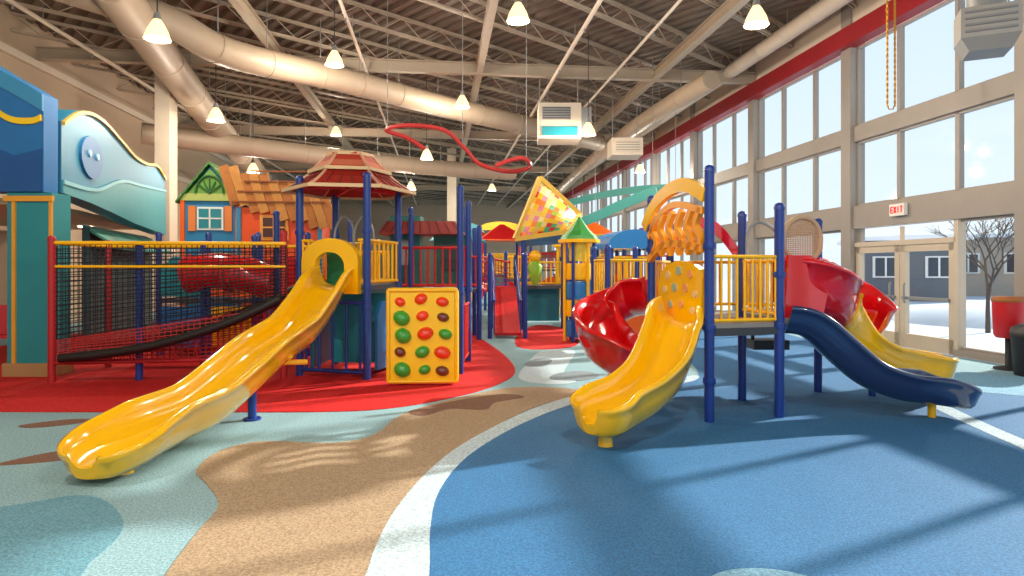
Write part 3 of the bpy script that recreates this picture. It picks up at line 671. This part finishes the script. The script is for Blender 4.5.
for a in range(6):
    t = a*math.pi/3; o.cyl((.32*math.cos(t), .32*math.sin(t), 0), (.32*math.cos(t), .32*math.sin(t), 2.2), .035, YELP if a % 2 else NAVY, 8)
for z, m_ in ((.1, BLUE), (.55, YELP), (.95, BLUE), (1.35, YELP)):
    o.lathe([(.28, z), (.29, z+.05), (.29, z+.3), (.28, z+.35)], (0, 0, 0), m_, 12, False)
o.lathe([(.22, 1.75), (.22, 2.2)], (0, 0, 0), mat('#e8d040', .4), 12); o.done()
def tower(name, x, y, w_, d_, zd, zp, cols_, roof=None, slide=None, yaw=0):
    o = MB(name, loc=(x, y, 0), yaw=yaw)
    P_ = [(-w_/2, -d_/2), (w_/2, -d_/2), (w_/2, d_/2), (-w_/2, d_/2)]
    for p_ in P_: o.post(*p_, zp, cols_[0], .055, collars=(zd-.05,))
    o.box((0, 0, zd), (w_, d_, .08), dk)
    for i in range(4):
        if i != 1: o.rail(P_[i], P_[(i+1) % 4], zd+.12, zd+.75, int(w_*7), cols_[1])
    o.prism([(-w_*.3, .2), (w_*.3, .2), (w_*.3, zd*.6), (0, zd*.85), (-w_*.3, zd*.6)], (0, -d_/2+.04, 0), (1, 0, 0), (0, 0, 1), .05, cols_[2])
    if roof == 'arch':
        C = [(w_*.62*math.cos(math.pi*i/12), .45*math.sin(math.pi*i/12)) for i in range(13)]
        for i in range(12):
            o.add([(C[i][0], -d_*.6, zp+C[i][1]), (C[i+1][0], -d_*.6, zp+C[i+1][1]), (C[i+1][0], d_*.6, zp+C[i+1][1]), (C[i][0], d_*.6, zp+C[i][1])], [(0, 1, 2, 3)], cols_[3], True)
        o.prism(C, (0, -d_*.58, zp), (1, 0, 0), (0, 0, 1), .04, cols_[4])
    if roof == 'pyr':
        z = zp
        for sg in range(4):
            a, b_ = P_[sg], P_[(sg+1) % 4]
            o.add([(a[0]*1.3, a[1]*1.3, z-.05), (b_[0]*1.3, b_[1]*1.3, z-.05), (b_[0]*.1, b_[1]*.1, z+.6), (a[0]*.1, a[1]*.1, z+.6)], [(0, 1, 2, 3)], cols_[3+sg % 2])
        o.box((0, 0, z-.04), (w_*1.3, d_*1.3, .04), cols_[4])
    if slide: o.slide(slide, cols_[5], w=.24, h=.22, thick=.05)
    o.done()
sr = [(.4, -.4, 1.15), (.6, -.9, 1.0), (.65, -1.5, .6), (.65, -2.1, .3), (.65, -2.5, .22)]
tower('blue_roof_play_tower', 2.75, 15.5, 1.1, 1.1, 1.1, 2.05, [NAVY, YELP, ORG, BLUE, mat('#2c84cc', .4), YEL], 'arch', None, 10)
tower('orange_panel_play_tower', 2.2, 12.8, .9, .9, 1.0, 2.0, [NAVY, YELP, ORG, BLUE, BLUE, YEL], None, None, 10)
tower('purple_play_tower', 3.9, 19.2, 1.3, 1.3, 1.2, 2.2, [NAVY, REDP, LIME, PURP, YELP, RED], 'pyr', [(-.5, -.5, 1.25), (-.8, -1, 1.0), (-1, -1.6, .5), (-1, -2.2, .25)], 0)
tower('yellow_play_tower', 2.3, 22, 1.3, 1.3, 1.2, 2.3, [YELP, NAVY, BLUE, REDP, YELP, YEL], 'arch', None, -10)
tower('teal_roof_play_tower', -1.7, 20.5, 1.3, 1.3, 1.2, 2.5, [NAVY, YELP, REDP, TEAL, AQUA, RED], 'pyr', None, 0)
tower('red_roof_play_tower', -.4, 25, 1.5, 1.5, 1.3, 2.7, [NAVY, YELP, BLUE, REDP, ORG, YEL], 'pyr', sr, 10)
tower('blue_post_play_tower', -1.25, 14.6, .9, .9, 1.1, 2.5, [NAVY, REDP, BLUE, REDP, ORG, RED], None, None, 10)
tower('lime_play_tower', .3, 21, 1.0, 1.0, 1.2, 2.1, [NAVY, YELP, LIME, LIME, YELP, RED], None, None, 0)
tower('orange_play_tower', -3.2, 14.6, 1.3, 1.2, 1.2, 2.7, [NAVY, YELP, TEAL, ORG, REDP, YEL], None, None, 0)
tower('green_play_tower', -6.4, 17.5, 1.5, 1.3, 1.4, 2.9, [NAVY, YELP, TEAL, GRN, LIME, YEL], 'pyr', None, 0)
tower('yellow_roof_play_tower', 1.6, 29, 1.8, 1.6, 1.5, 3.6, [NAVY, REDP, ORG, YELP, ORG, RED], 'pyr', sr, 8)
tower('teal_arch_play_tower', -2.4, 29, 1.8, 1.6, 1.5, 3.2, [NAVY, YELP, LIME, TEAL, AQUA, YEL], 'arch', sr, 0)
tower('orange_roof_play_tower', 3.3, 27, 1.5, 1.5, 1.4, 3.0, [REDP, YELP, TEAL, ORG, YELP, BLUE], 'pyr', None, 0)
tower('blue_arch_play_tower', -.6, 35, 2.0, 2.0, 1.6, 3.6, [REDP, YELP, TEAL, BLUE, YELP, RED], 'arch', sr, 0)
o = MB('ramp_bridge')
def ramp(a, b, w_, m1, m2):
    a = Vector(a); b = Vector(b); d = (b-a).normalized(); s_ = d.cross(Vector((0, 0, 1))).normalized()*w_/2
    o.beam(a, b, w_, .06, m1); n_ = 12
    for sg in (-1, 1):
        o.tube([a+s_*sg+Vector((0, 0, .75)), b+s_*sg+Vector((0, 0, .75))], .03, m2, 8)
        for i in range(n_+1):
            q = a.lerp(b, i/n_)+s_*sg; o.tube([q, q+Vector((0, 0, .75))], .012, m2, 5)
        for zz in (.15, .3, .45, .6): o.tube([a+s_*sg+Vector((0, 0, zz)), b+s_*sg+Vector((0, 0, zz))], .01, m2, 4)
ramp((-.1, 14.5, .1), (-.2, 17, 1.1), .6, REDP, NAVY)
ramp((-.35, 16.8, 1.0), (-1.3, 18.3, 1.2), .7, REDP, RP)
for x, y in ((-.5, 14.5), (.3, 14.5), (-.55, 17), (.1, 17)): o.post(x, y, 1.9, NAVY, .05)
o.done()
def ribbon(name, pts, w_, m, up=(0, 0, 1), hang=()):
    o = MB(name); C = cat(pts, 10); vs = []
    for i, p_ in enumerate(C):
        t = (C[min(i+1, len(C)-1)]-C[max(i-1, 0)]).normalized(); u_ = Vector(up); u_ = (u_-t*u_.dot(t)).normalized(); n2 = t.cross(u_)*.02
        vs += [p_-u_*w_/2-n2, p_+u_*w_/2-n2, p_+u_*w_/2+n2, p_-u_*w_/2+n2]
    fs = [(i*4+a, i*4+(a+1) % 4, (i+1)*4+(a+1) % 4, (i+1)*4+a) for i in range(len(C)-1) for a in range(4)]+[(0, 1, 2, 3), tuple(range(len(vs)-4, len(vs)))]
    o.add(vs, fs, m)
    for h_ in hang: q = C[int(h_*(len(C)-1))]; o.cyl(q, (q.x, q.y, CH-.1), .008, GRY, 5)
    o.done()
ribbon('hanging_red_ribbon', [(-1.9, 14, 4.2), (-2.3, 14, 4.45), (-2.75, 14, 4.62), (-2.3, 14, 4.72), (-1.5, 14, 4.62), (-1.05, 14.1, 4.25), (-.7, 14.2, 3.9), (-.05, 14.2, 3.74), (.4, 14, 3.82), (.25, 13.9, 3.98), (-.1, 13.9, 3.92), (-.35, 13.8, 3.8)], .11, mat('#b83c3c', .4), up=(0, .7, .7), hang=(.2, .45, .7))
ribbon('hanging_teal_banner', [(.9, 20, 2.6), (1.6, 20, 2.8), (2.6, 20, 3.2), (3.5, 19.6, 3.6), (4.3, 19, 3.9)], .3, mat('#258a88', .5), hang=(.1, .5, .95))
ribbon('hanging_teal_banner', [(2.2, 26, 4.2), (3.2, 24, 4.3), (4.4, 22, 4.3), (5.3, 20, 4.1)], .25, mat('#3c9c98', .5), hang=(.1, .5, .95))

# ------------------------------------------------------------------ right edge bin and stool
o = MB('trash_bin', loc=(7.72, 9.45, 0))
o.lathe([(.24, 0), (.25, .02), (.29, .55), (.3, .58), (.3, .64), (.26, .66)], (0, 0, 0), BLK, 24)
o.lathe([(.3, .64), (.28, .72), (.15, .78), (.01, .79)], (0, 0, 0), DGY, 24); o.done()
o = MB('red_stool', loc=(7.84, 10.1, 0))  # pedestal stool with red body and wooden top
o.lathe([(.2, 1.06), (.23, 1.07), (.23, 1.12), (.18, 1.15)], (0, 0, 0), WOOD); o.lathe([(.17, .5), (.2, .55), (.22, .95), (.22, 1.07)], (0, 0, 0), REDP)
o.lathe([(.2, 0), (.2, .03), (.05, .06), (.05, .52)], (0, 0, 0), BLK, 20)
o.done()

# ------------------------------------------------------------------ exterior
o = MB('snow_ground', yaw=RY); o.box((UR+45.5, 24, -.12), (90, 120, .2), mat('#c0c8d2', .8)); o.done()
def bld(name, x, y, w_, d_, h_, m_, wins, yaw=0):
    o = MB(name, loc=(x, y, 0), yaw=yaw); o.box((0, 0, h_/2-.02), (w_, d_, h_), m_)
    o.box((0, 0, h_+.05), (w_+.5, d_+.5, .2), mat('#f4f6fa', .8))
    n_ = wins
    for i in range(n_):
        xx = -w_/2+(i+.5)*w_/n_
        o.box((xx, -d_/2-.03, h_*.55), (w_/n_*.5, .08, h_*.35), WHITE); o.box((xx, -d_/2-.06, h_*.55), (w_/n_*.4, .06, h_*.3), mat('#3a4450', .2))
        o.box((xx, -d_/2-.1, h_*.55), (.08, .04, h_*.3), WHITE)
    o.done()
bld('neighbour_house', 27.5, 40, 7, 6, 3.4, mat('#b8a898', .7), 3, -20)
bld('neighbour_house', 20.5, 34, 4.5, 6, 3.0, mat('#6a6e74', .7), 2, -20)
bld('neighbour_building', 32, 30, 6, 10, 3.6, mat('#c4beb6', .7), 3, -30)
tr = MB('bare_tree'); random.seed(3)
BK = mat('#5a5048', .9)
def br(p_, d, l, r, k):
    q = p_+d*l; tr.tube([p_, (p_+q)/2+Vector((random.uniform(-.03, .03),)*3), q], r, BK, 6, r2=r*.65)
    if k == 0: return
    for i in range(3 if k > 2 else 4):
        nd = (d+Vector((random.uniform(-.75, .75), random.uniform(-.75, .75), random.uniform(-.1, .4)))).normalized()
        br(q if i else p_+d*l*.7, nd, l*random.uniform(.6, .8), r*.6, k-1)
br(Vector((11.9, 16, -.02)), Vector((0, 0, 1)), 1.1, .06, 5); tr.done()
o = MB('snow_bank'); o.lathe([(2.6, 0), (2.2, .25), (1.4, .45), (.5, .55), (.01, .57)], (14.2, 19, -.03), mat('#ccd4de', .8), 20); o.done()

# ------------------------------------------------------------------ lights / world / camera
w_ = bpy.data.worlds.new('sky'); scene.world = w_; w_.use_nodes = True
N = w_.node_tree.nodes; Lk = w_.node_tree.links
bg = N['Background']; tc = N.new('ShaderNodeTexCoord'); sp = N.new('ShaderNodeSeparateXYZ'); cr = N.new('ShaderNodeValToRGB')
Lk.new(tc.outputs['Generated'], sp.inputs[0]); Lk.new(sp.outputs[2], cr.inputs[0]); Lk.new(cr.outputs[0], bg.inputs[0])
cr.color_ramp.elements[0].color = (.76, .85, .92, 1); cr.color_ramp.elements[1].color = (.42, .62, .86, 1); cr.color_ramp.elements[0].position = .05
bg.inputs[1].default_value = 1.25
s = bpy.data.lights.new('sun', 'SUN'); s.energy = 8.5; s.angle = .022; s.color = (1, .92, .8)
so = bpy.data.objects.new('sun', s); scene.collection.objects.link(so)
so.rotation_euler = Vector((-.78, -.42, -.46)).to_track_quat('-Z', 'Y').to_euler()

cam = bpy.data.cameras.new('camera'); cam.sensor_width = 36; cam.lens = 22.5; cam.shift_y = -20/1024; cam.clip_end = 300
co_ = bpy.data.objects.new('camera', cam); scene.collection.objects.link(co_)
co_.location = (0, 0, 1.6); co_.rotation_euler = (math.radians(90), 0, 0)
scene.camera = co_
